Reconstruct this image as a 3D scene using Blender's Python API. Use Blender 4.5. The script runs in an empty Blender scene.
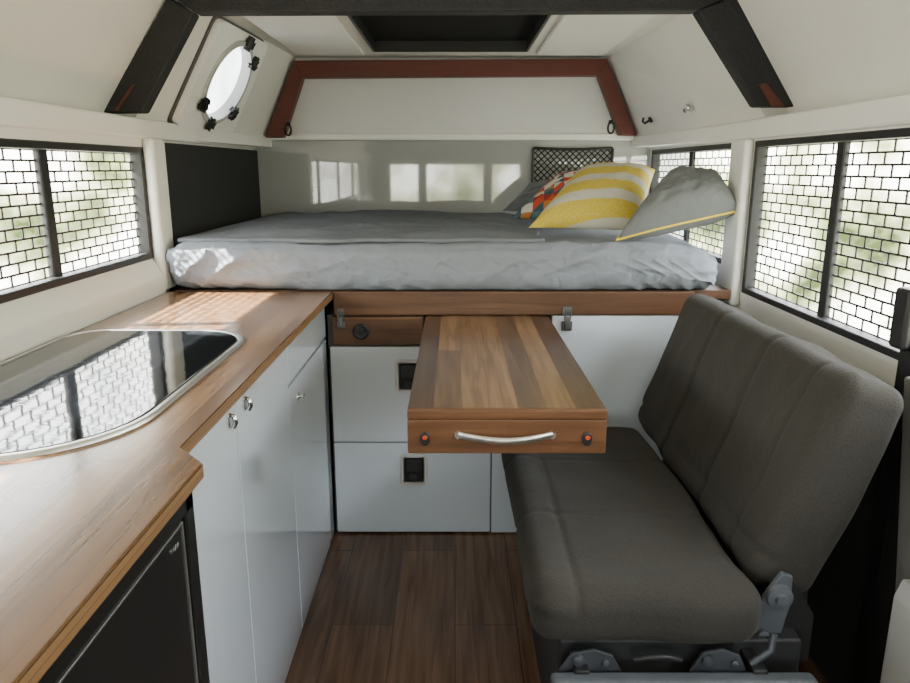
import bpy, bmesh, math, random
from mathutils import Vector, Matrix, noise
random.seed(4)
SC = bpy.context.scene
C = SC.collection
PI = math.pi
CAMZ = 1.087
F = 720.0
TH = math.atan(174/720)
CT, ST = math.cos(TH), math.sin(TH)

# ---- sight lines through the photograph, met with real planes of the van ----
def ray(u, v):
    b = (341-v)/F
    return Vector(((u-455)/F, CT+b*ST, -ST+b*CT))
def on_y(u, v, y):
    d = ray(u, v); k = y/d.y
    return Vector((d.x*k, y, CAMZ+d.z*k))
def on_x(u, v, x):
    d = ray(u, v); k = x/d.x
    return Vector((x, d.y*k, CAMZ+d.z*k))
def on_z(u, v, z):
    d = ray(u, v); k = (z-CAMZ)/d.z
    return Vector((d.x*k, d.y*k, z))

# ------------------------------------------------------------------ materials
def nodes(name):
    m = bpy.data.materials.new(name); m.use_nodes = True
    nt = m.node_tree
    return m, nt, nt.nodes['Principled BSDF']
def new(nt, t, **kw):
    n = nt.nodes.new(t)
    for k, v in kw.items(): setattr(n, k, v)
    return n
def rgba(c): return (c[0], c[1], c[2], 1)
def mixc(nt, fac, a, b, blend='MIX'):
    n = new(nt, 'ShaderNodeMix', data_type='RGBA', blend_type=blend)
    for sock, val in ((n.inputs[0], fac), (n.inputs[6], a), (n.inputs[7], b)):
        if hasattr(val, 'is_output'): nt.links.new(val, sock)
        else: sock.default_value = val
    return n.outputs[2]
def math_(nt, op, a, b=0.0):
    n = new(nt, 'ShaderNodeMath', operation=op)
    for sock, val in ((n.inputs[0], a), (n.inputs[1], b)):
        if hasattr(val, 'is_output'): nt.links.new(val, sock)
        else: sock.default_value = val
    return n.outputs[0]

def M(name, col, rough=.5, metal=0, var=.08, scale=8, bump=0, bscale=80, coat=0, spec=.5, cior=1.5):
    m, nt, p = nodes(name)
    tc = new(nt, 'ShaderNodeTexCoord')
    nz = new(nt, 'ShaderNodeTexNoise'); nz.inputs['Scale'].default_value = scale; nz.inputs['Detail'].default_value = 3
    nt.links.new(tc.outputs['Object'], nz.inputs['Vector'])
    lo = rgba([c*(1-var) for c in col]); hi = rgba([min(1, c*(1+var)) for c in col])
    nt.links.new(mixc(nt, nz.outputs['Fac'], lo, hi), p.inputs['Base Color'])
    p.inputs['Roughness'].default_value = rough
    p.inputs['Metallic'].default_value = metal
    p.inputs['Specular IOR Level'].default_value = spec
    p.inputs['Coat Weight'].default_value = coat
    p.inputs['Coat Roughness'].default_value = .03
    p.inputs['Coat IOR'].default_value = cior
    if bump:
        n2 = new(nt, 'ShaderNodeTexNoise'); n2.inputs['Scale'].default_value = bscale; n2.inputs['Detail'].default_value = 4
        nt.links.new(tc.outputs['Object'], n2.inputs['Vector'])
        bp = new(nt, 'ShaderNodeBump'); bp.inputs['Strength'].default_value = bump; bp.inputs['Distance'].default_value = .01
        nt.links.new(n2.outputs['Fac'], bp.inputs['Height'])
        nt.links.new(bp.outputs['Normal'], p.inputs['Normal'])
    return m

def wood(name, c1, c2, axis='y', plank=.05, length=.9, rough=.35, grain=.35, mortar=.0012, seam=.45, coat=.0):
    m, nt, p = nodes(name)
    tc = new(nt, 'ShaderNodeTexCoord'); sp = new(nt, 'ShaderNodeSeparateXYZ')
    nt.links.new(tc.outputs['Object'], sp.inputs[0])
    if axis == 'y': al = sp.outputs['Y']; ac = math_(nt, 'ADD', sp.outputs['X'], sp.outputs['Z'])
    else: al = sp.outputs['X']; ac = math_(nt, 'ADD', sp.outputs['Y'], sp.outputs['Z'])
    cb = new(nt, 'ShaderNodeCombineXYZ'); nt.links.new(al, cb.inputs[0]); nt.links.new(ac, cb.inputs[1])
    br = new(nt, 'ShaderNodeTexBrick'); br.offset = .37; br.offset_frequency = 2; br.squash = 1
    br.inputs['Color1'].default_value = rgba(c1); br.inputs['Color2'].default_value = rgba(c2)
    br.inputs['Mortar'].default_value = rgba([c*seam for c in c2]); br.inputs['Scale'].default_value = 1
    br.inputs['Mortar Size'].default_value = mortar; br.inputs['Brick Width'].default_value = length; br.inputs['Row Height'].default_value = plank
    br.inputs['Bias'].default_value = 0
    nt.links.new(cb.outputs[0], br.inputs['Vector'])
    # grain: noise drawn out along the plank, shifted per plank row
    cg = new(nt, 'ShaderNodeCombineXYZ')
    row = math_(nt, 'FLOOR', math_(nt, 'DIVIDE', ac, plank))
    nt.links.new(math_(nt, 'ADD', math_(nt, 'MULTIPLY', al, 2.2), math_(nt, 'MULTIPLY', row, 3.7)), cg.inputs[0])
    nt.links.new(math_(nt, 'MULTIPLY', ac, 38), cg.inputs[1])
    g = new(nt, 'ShaderNodeTexNoise'); g.inputs['Scale'].default_value = 1.6; g.inputs['Detail'].default_value = 6; g.inputs['Distortion'].default_value = .6
    nt.links.new(cg.outputs[0], g.inputs['Vector'])
    rp = new(nt, 'ShaderNodeValToRGB')
    rp.color_ramp.elements[0].position = .32; rp.color_ramp.elements[0].color = (1-grain, 1-grain*1.1, 1-grain*1.2, 1)
    rp.color_ramp.elements[1].position = .68; rp.color_ramp.elements[1].color = (1.0+grain*.25, 1.0+grain*.25, 1.0+grain*.2, 1)
    nt.links.new(g.outputs['Fac'], rp.inputs[0])
    nt.links.new(mixc(nt, 1.0, br.outputs['Color'], rp.outputs[0], 'MULTIPLY'), p.inputs['Base Color'])
    p.inputs['Roughness'].default_value = rough
    p.inputs['Coat Weight'].default_value = coat; p.inputs['Coat Roughness'].default_value = .15
    bp = new(nt, 'ShaderNodeBump'); bp.inputs['Strength'].default_value = .08; bp.inputs['Distance'].default_value = .004
    nt.links.new(g.outputs['Fac'], bp.inputs['Height']); nt.links.new(bp.outputs['Normal'], p.inputs['Normal'])
    return m

def fabric(name, col, rough=.95, var=.12, wrinkle=.0, weave=900, wscale=7, sheen=.2, wv=.25, spec=.2, fleck=1.25):
    m, nt, p = nodes(name)
    tc = new(nt, 'ShaderNodeTexCoord')
    nz = new(nt, 'ShaderNodeTexNoise'); nz.inputs['Scale'].default_value = 5; nz.inputs['Detail'].default_value = 5
    nt.links.new(tc.outputs['Object'], nz.inputs['Vector'])
    fz = new(nt, 'ShaderNodeTexNoise'); fz.inputs['Scale'].default_value = weave; fz.inputs['Detail'].default_value = 1
    nt.links.new(tc.outputs['Object'], fz.inputs['Vector'])
    c = mixc(nt, nz.outputs['Fac'], rgba([x*(1-var) for x in col]), rgba([min(1, x*(1+var)) for x in col]))
    c = mixc(nt, fz.outputs['Fac'], c, rgba([min(1, x*fleck) for x in col]))
    nt.links.new(c, p.inputs['Base Color'])
    p.inputs['Roughness'].default_value = rough; p.inputs['Sheen Weight'].default_value = sheen; p.inputs['Specular IOR Level'].default_value = spec
    b1 = new(nt, 'ShaderNodeBump'); b1.inputs['Strength'].default_value = wv; b1.inputs['Distance'].default_value = .002
    nt.links.new(fz.outputs['Fac'], b1.inputs['Height'])
    if wrinkle:
        w = new(nt, 'ShaderNodeTexNoise'); w.inputs['Scale'].default_value = wscale; w.inputs['Detail'].default_value = 3; w.inputs['Distortion'].default_value = 1.2
        nt.links.new(tc.outputs['Object'], w.inputs['Vector'])
        b2 = new(nt, 'ShaderNodeBump'); b2.inputs['Strength'].default_value = wrinkle; b2.inputs['Distance'].default_value = .03
        nt.links.new(w.outputs['Fac'], b2.inputs['Height']); nt.links.new(b1.outputs['Normal'], b2.inputs['Normal'])
        nt.links.new(b2.outputs['Normal'], p.inputs['Normal'])
    else: nt.links.new(b1.outputs['Normal'], p.inputs['Normal'])
    return m

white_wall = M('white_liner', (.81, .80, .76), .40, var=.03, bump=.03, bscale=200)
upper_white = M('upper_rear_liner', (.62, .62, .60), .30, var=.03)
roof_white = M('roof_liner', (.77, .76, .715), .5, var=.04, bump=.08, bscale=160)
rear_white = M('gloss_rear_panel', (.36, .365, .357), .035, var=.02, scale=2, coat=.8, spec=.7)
door_white = M('gloss_white_laminate', (.62, .675, .74), .06, var=.02, coat=1, cior=1.8)  # bluish reflection of the sky put into the laminate colour
drawer_white = M('satin_white_laminate', (.62, .675, .74), .22, var=.03)  # same bluish sky tint put into the colour
carcass_grey = M('carcass_grey', (.10, .105, .11), .6)  # shade in the gaps between doors put into the carcass colour
dark_panel = M('charcoal_carpet', (.018, .019, .021), .9, var=.2, scale=60, bump=.3, bscale=400)
brace_black = M('black_padded_vinyl', (.012, .012, .014), .7, var=.3, scale=30, bump=.35, bscale=90)
timber_red = wood('red_timber', (.115, .022, .011), (.095, .018, .010), 'x', .2, 2.0, .5, .15, 0)
bench_top = wood('worktop_wood', (.305, .163, .078), (.145, .071, .033), 'y', .055, 1.3, .26, .35, .0005, .7, .5)
bench_edge = wood('worktop_edge', (.29, .17, .083), (.21, .115, .053), 'y', .008, 3, .4, .2, .0005)
table_wood = wood('table_wood', (.265, .152, .075), (.054, .028, .016), 'y', .050, 2.4, .28, .5, .0004, .8, .3)
table_front = wood('table_front_wood', (.172, .080, .037), (.135, .059, .027), 'x', .09, 2.0, .38, .4, 0)
fascia_wood = wood('fascia_wood', (.145, .070, .033), (.104, .047, .023), 'x', .12, 1.6, .4, .4, 0)
floor_wood = wood('floor_planks', (.185, .103, .061), (.11, .059, .036), 'y', .15, .95, .26, .5, .0014, .55)
black_plastic = M('black_plastic', (.012, .012, .013), .4, var=.15)
black_frame = M('black_window_rubber', (.010, .010, .011), .5, var=.2)
mesh_metal = M('grey_mesh_metal', (.085, .08, .075), .5, .3, var=.15)
fridge_black = M('fridge_black', (.010, .010, .010), .32, var=.2, scale=30, bump=.03, bscale=500)
recess_black = M('latch_recess_black', (.006, .006, .006), .6, var=.2)
fridge_edge = M('fridge_trim_grey', (.16, .16, .16), .35, .5)
chrome = M('chrome', (.72, .72, .72), .15, 1, var=.05)
steel = M('brushed_steel', (.62, .61, .59), .32, 1, var=.1, scale=40)
bright_steel = M('bright_brushed_steel', (.62, .60, .57), .30, .95, var=.12, scale=60)
dull_metal = M('dull_grey_metal', (.070, .077, .090), .5, .5, var=.35)
rail_metal = M('grey_rail', (.085, .096, .112), .55, .2, var=.25)
latch_metal = M('dark_latch_metal', (.17, .17, .175), .35, .8, var=.15)
paddle_black = M('black_paddle', (.018, .018, .019), .35, var=.15)
lid_glass = M('black_lid_glass', (.006, .007, .009), .05, var=.1, spec=.8, bump=.04, bscale=14)
sheet = fabric('grey_sheet', (.215, .232, .268), 1.0, .05, .30, 600, 13, 0, .25, .05)
duvet = fabric('slate_blanket', (.160, .172, .194), 1.0, .08, .45, 600, 8, 0, .25, .05)
seat_fab = fabric('grey_seat_fabric', (.0310, .0290, .0260), 1.0, .25, .12, 380, 9, .06, .5, .05, 1.9)
grey_pillow = fabric('grey_pillow_cloth', (.135, .143, .148), .95, .08, .35, 700, 9, .05)
dark_pillow = fabric('dark_grey_cloth', (.10, .11, .12), .9, .1, .3, 700, 9)
yellow_pipe = M('yellow_piping', (.70, .52, .03), .7)
red_plastic = M('red_plastic', (.50, .06, .015), .45)
carpet = M('dark_floor_carpet', (.014, .014, .015), .95, var=.3, scale=50, bump=.5, bscale=350)
lower_wall = M('dark_wall_carpet', (.018, .017, .016), .9, var=.2, scale=40, bump=.3, bscale=300)
seat_frame = M('seat_frame_black', (.02, .02, .022), .5, .3)
base_grey = M('seat_base_grey', (.018, .019, .021), .6, var=.15)
pillar_grey = M('pillar_grey', (.17, .17, .16), .55, var=.06)
step_white = M('step_white', (.38, .38, .36), .5, var=.06)
hatch_dark = M('smoked_hatch', (.007, .007, .008), .8, var=.2, spec=.15)
net_black = M('black_cord', (.008, .008, .008), .8)

def glass(name, tint=(.95, .97, .96)):
    m, nt, p = nodes(name)
    nt.nodes.remove(p); out = nt.nodes['Material Output']
    t = new(nt, 'ShaderNodeBsdfTransparent'); t.inputs[0].default_value = rgba(tint)
    g = new(nt, 'ShaderNodeBsdfGlossy'); g.inputs['Roughness'].default_value = .02
    mx = new(nt, 'ShaderNodeMixShader'); mx.inputs[0].default_value = .05
    nt.links.new(t.outputs[0], mx.inputs[1]); nt.links.new(g.outputs[0], mx.inputs[2]); nt.links.new(mx.outputs[0], out.inputs[0])
    return m
clear_glass = glass('clear_window_glass')
def frosted():
    m, nt, p = nodes('frosted_acrylic')
    nt.nodes.remove(p); out = nt.nodes['Material Output']
    tc = new(nt, 'ShaderNodeTexCoord'); nz = new(nt, 'ShaderNodeTexNoise'); nz.inputs['Scale'].default_value = 9
    nt.links.new(tc.outputs['Object'], nz.inputs['Vector'])
    t = new(nt, 'ShaderNodeBsdfTranslucent')
    nt.links.new(mixc(nt, nz.outputs['Fac'], (.06, .072, .086, 1), (.17, .185, .195, 1)), t.inputs[0])
    g = new(nt, 'ShaderNodeBsdfGlossy'); g.inputs['Roughness'].default_value = .1
    mx = new(nt, 'ShaderNodeMixShader'); mx.inputs[0].default_value = .05
    nt.links.new(t.outputs[0], mx.inputs[1]); nt.links.new(g.outputs[0], mx.inputs[2]); nt.links.new(mx.outputs[0], out.inputs[0])
    return m
frost = frosted()

def stripe_mat():
    m, nt, p = nodes('yellow_white_stripe')
    tc = new(nt, 'ShaderNodeTexCoord'); sp = new(nt, 'ShaderNodeSeparateXYZ'); nt.links.new(tc.outputs['UV'], sp.inputs[0])
    nz = new(nt, 'ShaderNodeTexNoise'); nz.inputs['Scale'].default_value = 140
    nt.links.new(tc.outputs['UV'], nz.inputs['Vector'])
    y = math_(nt, 'ADD', sp.outputs['Y'], math_(nt, 'MULTIPLY', nz.outputs['Fac'], .006))
    y = math_(nt, 'SUBTRACT', y, math_(nt, 'MULTIPLY', sp.outputs['X'], .10))
    fr = math_(nt, 'FRACT', math_(nt, 'ADD', math_(nt, 'DIVIDE', y, .112), 10.2))
    st = math_(nt, 'GREATER_THAN', fr, .42)
    c = mixc(nt, st, (.50, .48, .42, 1), (.56, .42, .045, 1))
    fleck = math_(nt, 'GREATER_THAN', nz.outputs['Fac'], .56)
    c = mixc(nt, math_(nt, 'MULTIPLY', fleck, .3), c, (.60, .54, .34, 1))
    nt.links.new(c, p.inputs['Base Color']); p.inputs['Roughness'].default_value = .95
    return m
def tri_mat():
    m, nt, p = nodes('triangle_patchwork')
    tc = new(nt, 'ShaderNodeTexCoord'); sp = new(nt, 'ShaderNodeSeparateXYZ'); nt.links.new(tc.outputs['UV'], sp.inputs[0])
    s = .046
    v = math_(nt, 'DIVIDE', sp.outputs['Y'], s*.87)
    u = math_(nt, 'SUBTRACT', math_(nt, 'DIVIDE', sp.outputs['X'], s), math_(nt, 'MULTIPLY', v, .5))
    up = math_(nt, 'GREATER_THAN', math_(nt, 'ADD', math_(nt, 'FRACT', u), math_(nt, 'FRACT', v)), 1.0)
    cb = new(nt, 'ShaderNodeCombineXYZ')
    nt.links.new(math_(nt, 'FLOOR', u), cb.inputs[0]); nt.links.new(math_(nt, 'FLOOR', v), cb.inputs[1]); nt.links.new(up, cb.inputs[2])
    wn = new(nt, 'ShaderNodeTexWhiteNoise'); wn.noise_dimensions = '3D'; nt.links.new(cb.outputs[0], wn.inputs['Vector'])
    rp = new(nt, 'ShaderNodeValToRGB'); cr = rp.color_ramp; cr.interpolation = 'CONSTANT'
    cols = [(.52, .07, .03), (.64, .60, .53), (.05, .10, .13), (.50, .20, .05), (.66, .62, .55), (.30, .03, .03), (.10, .17, .19)]
    cr.elements[0].color = rgba(cols[0]); cr.elements[1].position = 1/7; cr.elements[1].color = rgba(cols[1])
    for i in range(2, 7):
        e = cr.elements.new(i/7); e.color = rgba(cols[i])
    nt.links.new(wn.outputs['Value'], rp.inputs[0]); nt.links.new(rp.outputs[0], p.inputs['Base Color'])
    p.inputs['Roughness'].default_value = .9
    return m
stripe = stripe_mat(); tri = tri_mat()

# ------------------------------------------------------------------ builders
W = {}
def BM(): return bmesh.new()
def box(bm, x0, x1, y0, y1, z0, z1, bev=.003, seg=2, mtx=None):
    vs = bmesh.ops.create_cube(bm, size=1)['verts']
    for v in vs:
        v.co = Vector(((x0+x1)/2+v.co.x*(x1-x0), (y0+y1)/2+v.co.y*(y1-y0), (z0+z1)/2+v.co.z*(z1-z0)))
        if mtx: v.co = mtx @ v.co
    if bev:
        es = list({e for v in vs for e in v.link_edges})
        bmesh.ops.bevel(bm, geom=es, offset=bev, segments=seg, affect='EDGES', profile=.5)
def prism(bm, pts, ext, bev=0):
    ext = Vector(ext)
    a = [bm.verts.new(p) for p in pts]; b = [bm.verts.new(Vector(p)+ext) for p in pts]
    n = len(a); fs = [bm.faces.new(a[::-1]), bm.faces.new(b)]
    for i in range(n): fs.append(bm.faces.new((a[i], a[(i+1) % n], b[(i+1) % n], b[i])))
    if bev:
        es = list({e for f in fs for e in f.edges})
        bmesh.ops.bevel(bm, geom=es, offset=bev, segments=2, affect='EDGES', profile=.5)
def tube(bm, pts, r, n=8, closed=False):
    pts = [Vector(p) for p in pts]; N = len(pts); rings = []
    up = None
    for i, p in enumerate(pts):
        if closed: t = pts[(i+1) % N]-pts[i-1]
        else: t = pts[min(i+1, N-1)]-pts[max(i-1, 0)]
        t.normalize()
        if up is None:
            up = Vector((0, 0, 1)) if abs(t.z) < .9 else Vector((1, 0, 0))
        s = t.cross(up); s.normalize(); up = s.cross(t); up.normalize()
        rr = r[i] if isinstance(r, (list, tuple)) else r
        rings.append([bm.verts.new(p+(s*math.cos(2*PI*k/n)+up*math.sin(2*PI*k/n))*rr) for k in range(n)])
    for i in range(N if closed else N-1):
        a, b = rings[i], rings[(i+1) % N]
        for k in range(n): bm.faces.new((a[k], a[(k+1) % n], b[(k+1) % n], b[k]))
    if not closed:
        bm.faces.new(rings[0][::-1]); bm.faces.new(rings[-1])
def lathe(bm, c, axis, prof, n=20, ax2=1.0):
    """prof: list of (radius, distance along the axis)"""
    axis = Vector(axis).normalized(); c = Vector(c)
    h = Vector((0, 0, 1)) if abs(axis.z) < .9 else Vector((1, 0, 0))
    s = axis.cross(h).normalized(); t = s.cross(axis)
    rings = [[bm.verts.new(c+axis*d+(s*math.cos(2*PI*k/n)+t*math.sin(2*PI*k/n)*ax2)*r) for k in range(n)] for r, d in prof]
    for a, b in zip(rings, rings[1:]):
        for k in range(n): bm.faces.new((a[k], a[(k+1) % n], b[(k+1) % n], b[k]))
    bm.faces.new(rings[0][::-1]); bm.faces.new(rings[-1])
def rbox(bm, lo, hi, r, n, disp=None, mtx=None):
    ax = []
    for k in range(3):
        a = [lo[k]+r*i/4 for i in range(5)]; b = [hi[k]-r*i/4 for i in range(4, -1, -1)]
        m = [a[-1]+(b[0]-a[-1])*i/n[k] for i in range(1, n[k])]
        ax.append(a+m+b)
    inl = Vector([l+r for l in lo]); inh = Vector([h-r for h in hi]); cache = {}
    def vert(p):
        key = tuple(round(c, 5) for c in p)
        if key in cache: return cache[key]
        p = Vector(p); q = Vector([min(max(p[k], inl[k]), inh[k]) for k in range(3)])
        d = p-q; nrm = d.normalized(); w = q+nrm*r
        if disp: w = disp(w, nrm)
        if mtx: w = mtx @ w
        cache[key] = bm.verts.new(w); return cache[key]
    for k in range(3):
        i, j = (k+1) % 3, (k+2) % 3
        for side in (lo[k], hi[k]):
            for a in range(len(ax[i])-1):
                for b in range(len(ax[j])-1):
                    q = []
                    for (da, db) in ((0, 0), (1, 0), (1, 1), (0, 1)):
                        p = [0, 0, 0]; p[k] = side; p[i] = ax[i][a+da]; p[j] = ax[j][b+db]; q.append(vert(p))
                    if len(set(q)) == 4: bm.faces.new(q)
def finish(me, bm, smooth, angle):
    bmesh.ops.recalc_face_normals(bm, faces=bm.faces)
    bm.to_mesh(me); bm.free()
    if smooth:
        for p in me.polygons: p.use_smooth = True
        me.set_sharp_from_angle(angle=math.radians(angle))
def obj(name, bm, m, parent=None, smooth=True, angle=46, label=None, loc=None):
    me = bpy.data.meshes.new(name)
    if parent is not None: o0 = W[parent.name]
    else:
        if loc is None:
            vs = [v.co for v in bm.verts]
            loc = Vector(((min(v.x for v in vs)+max(v.x for v in vs))/2, (min(v.y for v in vs)+max(v.y for v in vs))/2, min(v.z for v in vs)))
        o0 = Vector(loc)
    bmesh.ops.translate(bm, verts=bm.verts, vec=-o0)
    finish(me, bm, smooth, angle)
    me.materials.append(m)
    o = bpy.data.objects.new(name, me); C.objects.link(o)
    if smooth and angle < 60:
        wn = o.modifiers.new('weighted_normal', 'WEIGHTED_NORMAL'); wn.keep_sharp = True; wn.weight = 100
    if parent is not None: o.parent = parent
    else: o.location = o0
    W[o.name] = o0
    if label: o['label'] = label
    return o
def tag(o, label, cat, group=None):
    o['label'] = label; o['category'] = cat
    if group: o['group'] = group
    return o
def thing(name, label, cat, loc, group=None):
    o = bpy.data.objects.new(name, None); C.objects.link(o); o.location = loc
    o.empty_display_size = .05
    W[o.name] = Vector(loc)
    return tag(o, label, cat, group)
def struct(name, bm, m, smooth=True):
    o = obj(name, bm, m, None, smooth, 46, None, (0, 0, 0)); o['kind'] = 'structure'; return o
def structroot(name, loc):
    o = bpy.data.objects.new(name, None); C.objects.link(o); o.location = loc; W[o.name] = Vector(loc); o['kind'] = 'structure'; return o

# ------------------------------------------------------------------ the shell
XL, XR, YR, YF = -.84, .815, 3.10, -1.25
WL = (-1.0, 2.0, .842, 1.140)      # left window: y0 y1 z0 z1
WR = (-1.0, 2.02, .742, 1.157)
WRR = (2.15, 3.07, .80, 1.157)
bm = BM(); box(bm, -1.0, 1.0, YF-.05, YR+.1, -.04, 0, 0); struct('floor', bm, floor_wood, False)
T = .035
bm = BM()
box(bm, XL-T, XL, YF, YR, 0, WL[2], 0); box(bm, XL-T, XL, YF, YR, WL[3], 1.175, 0)
box(bm, XL-T, XL, YF, WL[0], WL[2], WL[3], 0); box(bm, XL-T, XL, WL[1], YR, WL[2], WL[3], 0)
struct('wall_left', bm, white_wall, False)
bm = BM()
box(bm, XR, XR+T, YF, YR, .66, WR[2], 0); box(bm, XR, XR+T, YF, YR, WR[3], 1.175, 0)
box(bm, XR, XR+T, YF, WR[0], WR[2], WR[3], 0); box(bm, XR, XR+T, WR[1], WRR[0], WR[2], WR[3], 0)
box(bm, XR, XR+T, WRR[0], YR, WR[2], WRR[2], 0); box(bm, XR, XR+T, WRR[1], YR, WRR[2], WRR[3], 0)
struct('wall_right', bm, white_wall, False)
bm = BM(); box(bm, XR-.004, XR+T, YF, YR, 0, .66, 0); struct('trim_1', bm, lower_wall, False)
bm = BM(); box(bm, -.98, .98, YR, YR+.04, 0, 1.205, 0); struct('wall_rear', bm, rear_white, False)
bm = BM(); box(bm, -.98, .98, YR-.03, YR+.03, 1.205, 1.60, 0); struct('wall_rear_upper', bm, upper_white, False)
# front of the van behind the photographer, with the windscreen
bm = BM()
box(bm, -.98, .98, YF-.04, YF, 0, .72, 0); box(bm, -.98, .98, YF-.04, YF, 1.14, 1.6, 0)
box(bm, -.98, -.68, YF-.04, YF, .72, 1.14, 0); box(bm, .68, .98, YF-.04, YF, .72, 1.14, 0)
struct('wall_front', bm, base_grey, False)

# rails along the top of the side walls
for k, (a, b) in enumerate(((-.96, -.825), (.80, .94))):
    bm = BM(); box(bm, a, b, YF, YR, 1.162, 1.214, .008, 3); struct('trim_%d' % (k+2), bm, white_wall)
bm = BM(); box(bm, -.80, .78, YR-.035, YR, 1.196, 1.222, .005, 2); struct('trim_4', bm, white_wall)
# posts between the side windows and the bed end
bm = BM(); box(bm, XL, -.808, 1.995, 2.085, .75, 1.165, .012, 3); struct('trim_5', bm, white_wall)
bm = BM(); box(bm, .787, XR, 2.025, 2.135, .70, 1.165, .012, 3); struct('trim_6', bm, white_wall)
# sill on the kitchen side
bm = BM()
prof = [(-.84, .748), (-.808, .748), (-.806, .79), (-.812, .802), (-.838, .842), (-.84, .842)]
prism(bm, [(x, -1.0, z) for x, z in prof], (0, 2.99, 0)); struct('trim_7', bm, white_wall)
# moulded door pillar low on the right
bm = BM()
prism(bm, [(.780, .70, .30), (.780, 1.13, .30), (.780, 1.205, .735), (.780, .70, .735)], (.04, 0, 0), .006); struct('trim_8', bm, pillar_grey)
# ledges that close the tapering rear corners below the sloping panels
bm = BM(); prism(bm, [(-.96, 2.04, 1.168), (-.855, 2.04, 1.168), (-.760, YR, 1.168), (-.96, YR, 1.168)], (0, 0, .044), .005); struct('trim_9', bm, white_wall)
bm = BM(); prism(bm, [(.94, 2.04, 1.168), (.94, YR, 1.168), (.730, YR, 1.168), (.832, 2.04, 1.168)], (0, 0, .044), .005); struct('trim_10', bm, white_wall)

# roof
ZR = 1.515
LO, LT, RO, RT = (-.945, 1.20), (-.735, ZR), (.92, 1.20), (.71, ZR)
A_, B_, C_, D_ = Vector((-.872, 2.03, 1.20)), Vector((-.69, 2.03, ZR)), Vector((-.637, YR, ZR)), Vector((-.775, YR, 1.20))
A2, B2, C2, D2 = Vector((.848, 2.03, 1.20)), Vector((.66, 2.03, ZR)), Vector((.605, YR, ZR)), Vector((.745, YR, 1.20))
HX0, HX1, HY0, HY1 = -.295, .262, 2.10, 2.84
bm = BM()
def quad(*p): bm.faces.new([bm.verts.new(Vector(q)) for q in p])
y0, y1 = YF, 2.03
quad((LO[0], y0, LO[1]), (LO[0], y1, LO[1]), (LT[0], y1, LT[1]), (LT[0], y0, LT[1]))
quad((RO[0], y0, RO[1]), (RT[0], y0, RT[1]), (RT[0], y1, RT[1]), (RO[0], y1, RO[1]))
quad((LT[0], y0, ZR), (LT[0], y1, ZR), (RT[0], y1, ZR), (RT[0], y0, ZR))
quad((LO[0], y1, LO[1]), A_, B_, (LT[0], y1, ZR)); quad((RO[0], y1, RO[1]), (RT[0], y1, ZR), B2, A2)
quad(A2, B2, C2, D2)
# rear flat roof around the hatch
quad((-.74, y1, ZR), (.72, y1, ZR), (.72, HY0, ZR), (-.74, HY0, ZR)); quad((-.74, HY1, ZR), (.72, HY1, ZR), (.72, YR, ZR), (-.74, YR, ZR))
quad((-.74, HY0, ZR), (HX0, HY0, ZR), (HX0, HY1, ZR), (-.74, HY1, ZR)); quad((HX1, HY0, ZR), (.72, HY0, ZR), (.72, HY1, ZR), (HX1, HY1, ZR))
# left rear panel with the oval porthole cut out
def P(s, t): return (A_*(1-s)+D_*s)*(1-t)+(B_*(1-s)+C_*s)*t
S0, T0, RS, RTT = .372, .52, .128, .350
angs = sorted([2*PI*k/72 for k in range(72)]+[math.atan2(b-T0, a-S0) % (2*PI) for a in (0, 1) for b in (0, 1)])
inn, out = [], []
for a in angs:
    c, s = math.cos(a), math.sin(a)
    k = 1/math.sqrt((c/RS)**2+(s/RTT)**2)
    e = min((((1-S0)/c) if c > 1e-6 else ((-S0)/c if c < -1e-6 else 9)), (((1-T0)/s) if s > 1e-6 else ((-T0)/s if s < -1e-6 else 9)))
    inn.append(bm.verts.new(P(S0+c*k, T0+s*k))); out.append(bm.verts.new(P(S0+c*e, T0+s*e)))
for i in range(len(angs)):
    j = (i+1) % len(angs); bm.faces.new((inn[i], inn[j], out[j], out[i]))
struct('ceiling', bm, roof_white, False)

# ------------------------------------------------------------------ windows
def window(name, x, inward, y0, y1, z0, z1, divs, row=.0262, cell=.052):
    r = structroot(name, (x, (y0+y1)/2, z0))
    f = .017
    xa, xb = sorted((x-inward*.03, x+inward*.004))
    bm = BM()
    box(bm, xa, xb, y0, y1, z0, z0+f, .004); box(bm, xa, xb, y0, y1, z1-f, z1, .004)
    box(bm, xa, xb, y0, y0+f, z0, z1, .004); box(bm, xa, xb, y1-f, y1, z0, z1, .004)
    obj('window_frame', bm, black_frame, r)
    for d in divs:
        bm = BM(); box(bm, x-inward*.022-.008, x-inward*.022+.008, d-.016, d+.016, z0+f*.5, z1-f*.5, .004)
        obj('window_mullion', bm, black_frame, r)
    bm = BM(); mx = x-inward*.026; t = .0023; tv = .0026
    nr = int(round((z1-z0-2*f)/row)); rh = (z1-z0-2*f)/nr
    for i in range(nr+1):
        z = z0+f+i*rh
        box(bm, mx-.001, mx+.001, y0+f*.6, y1-f*.6, z-t, z+t, 0)
        if i == nr: break
        y = y0+f+(cell/2 if i % 2 else 0)
        while y < y1-f:
            box(bm, mx-.001, mx+.001, y-tv, y+tv, z, z+rh, 0); y += cell
    obj('security_mesh', bm, mesh_metal, r, False)
    bm = BM(); gx = x-inward*.031
    bm.faces.new([bm.verts.new(p) for p in ((gx, y0+f*.5, z0+f*.5), (gx, y1-f*.5, z0+f*.5), (gx, y1-f*.5, z1-f*.5), (gx, y0+f*.5, z1-f*.5))])
    obj('window_pane', bm, clear_glass, r, False)
window('window_1', XL, 1, *WL, (1.545, .75, 0), .0212, .058)
window('window_2', XR, -1, *WR, (1.605, .78, 0), .0232, .058)
window('window_3', XR, -1, *WRR, (2.62,), .0232, .058)
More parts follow.
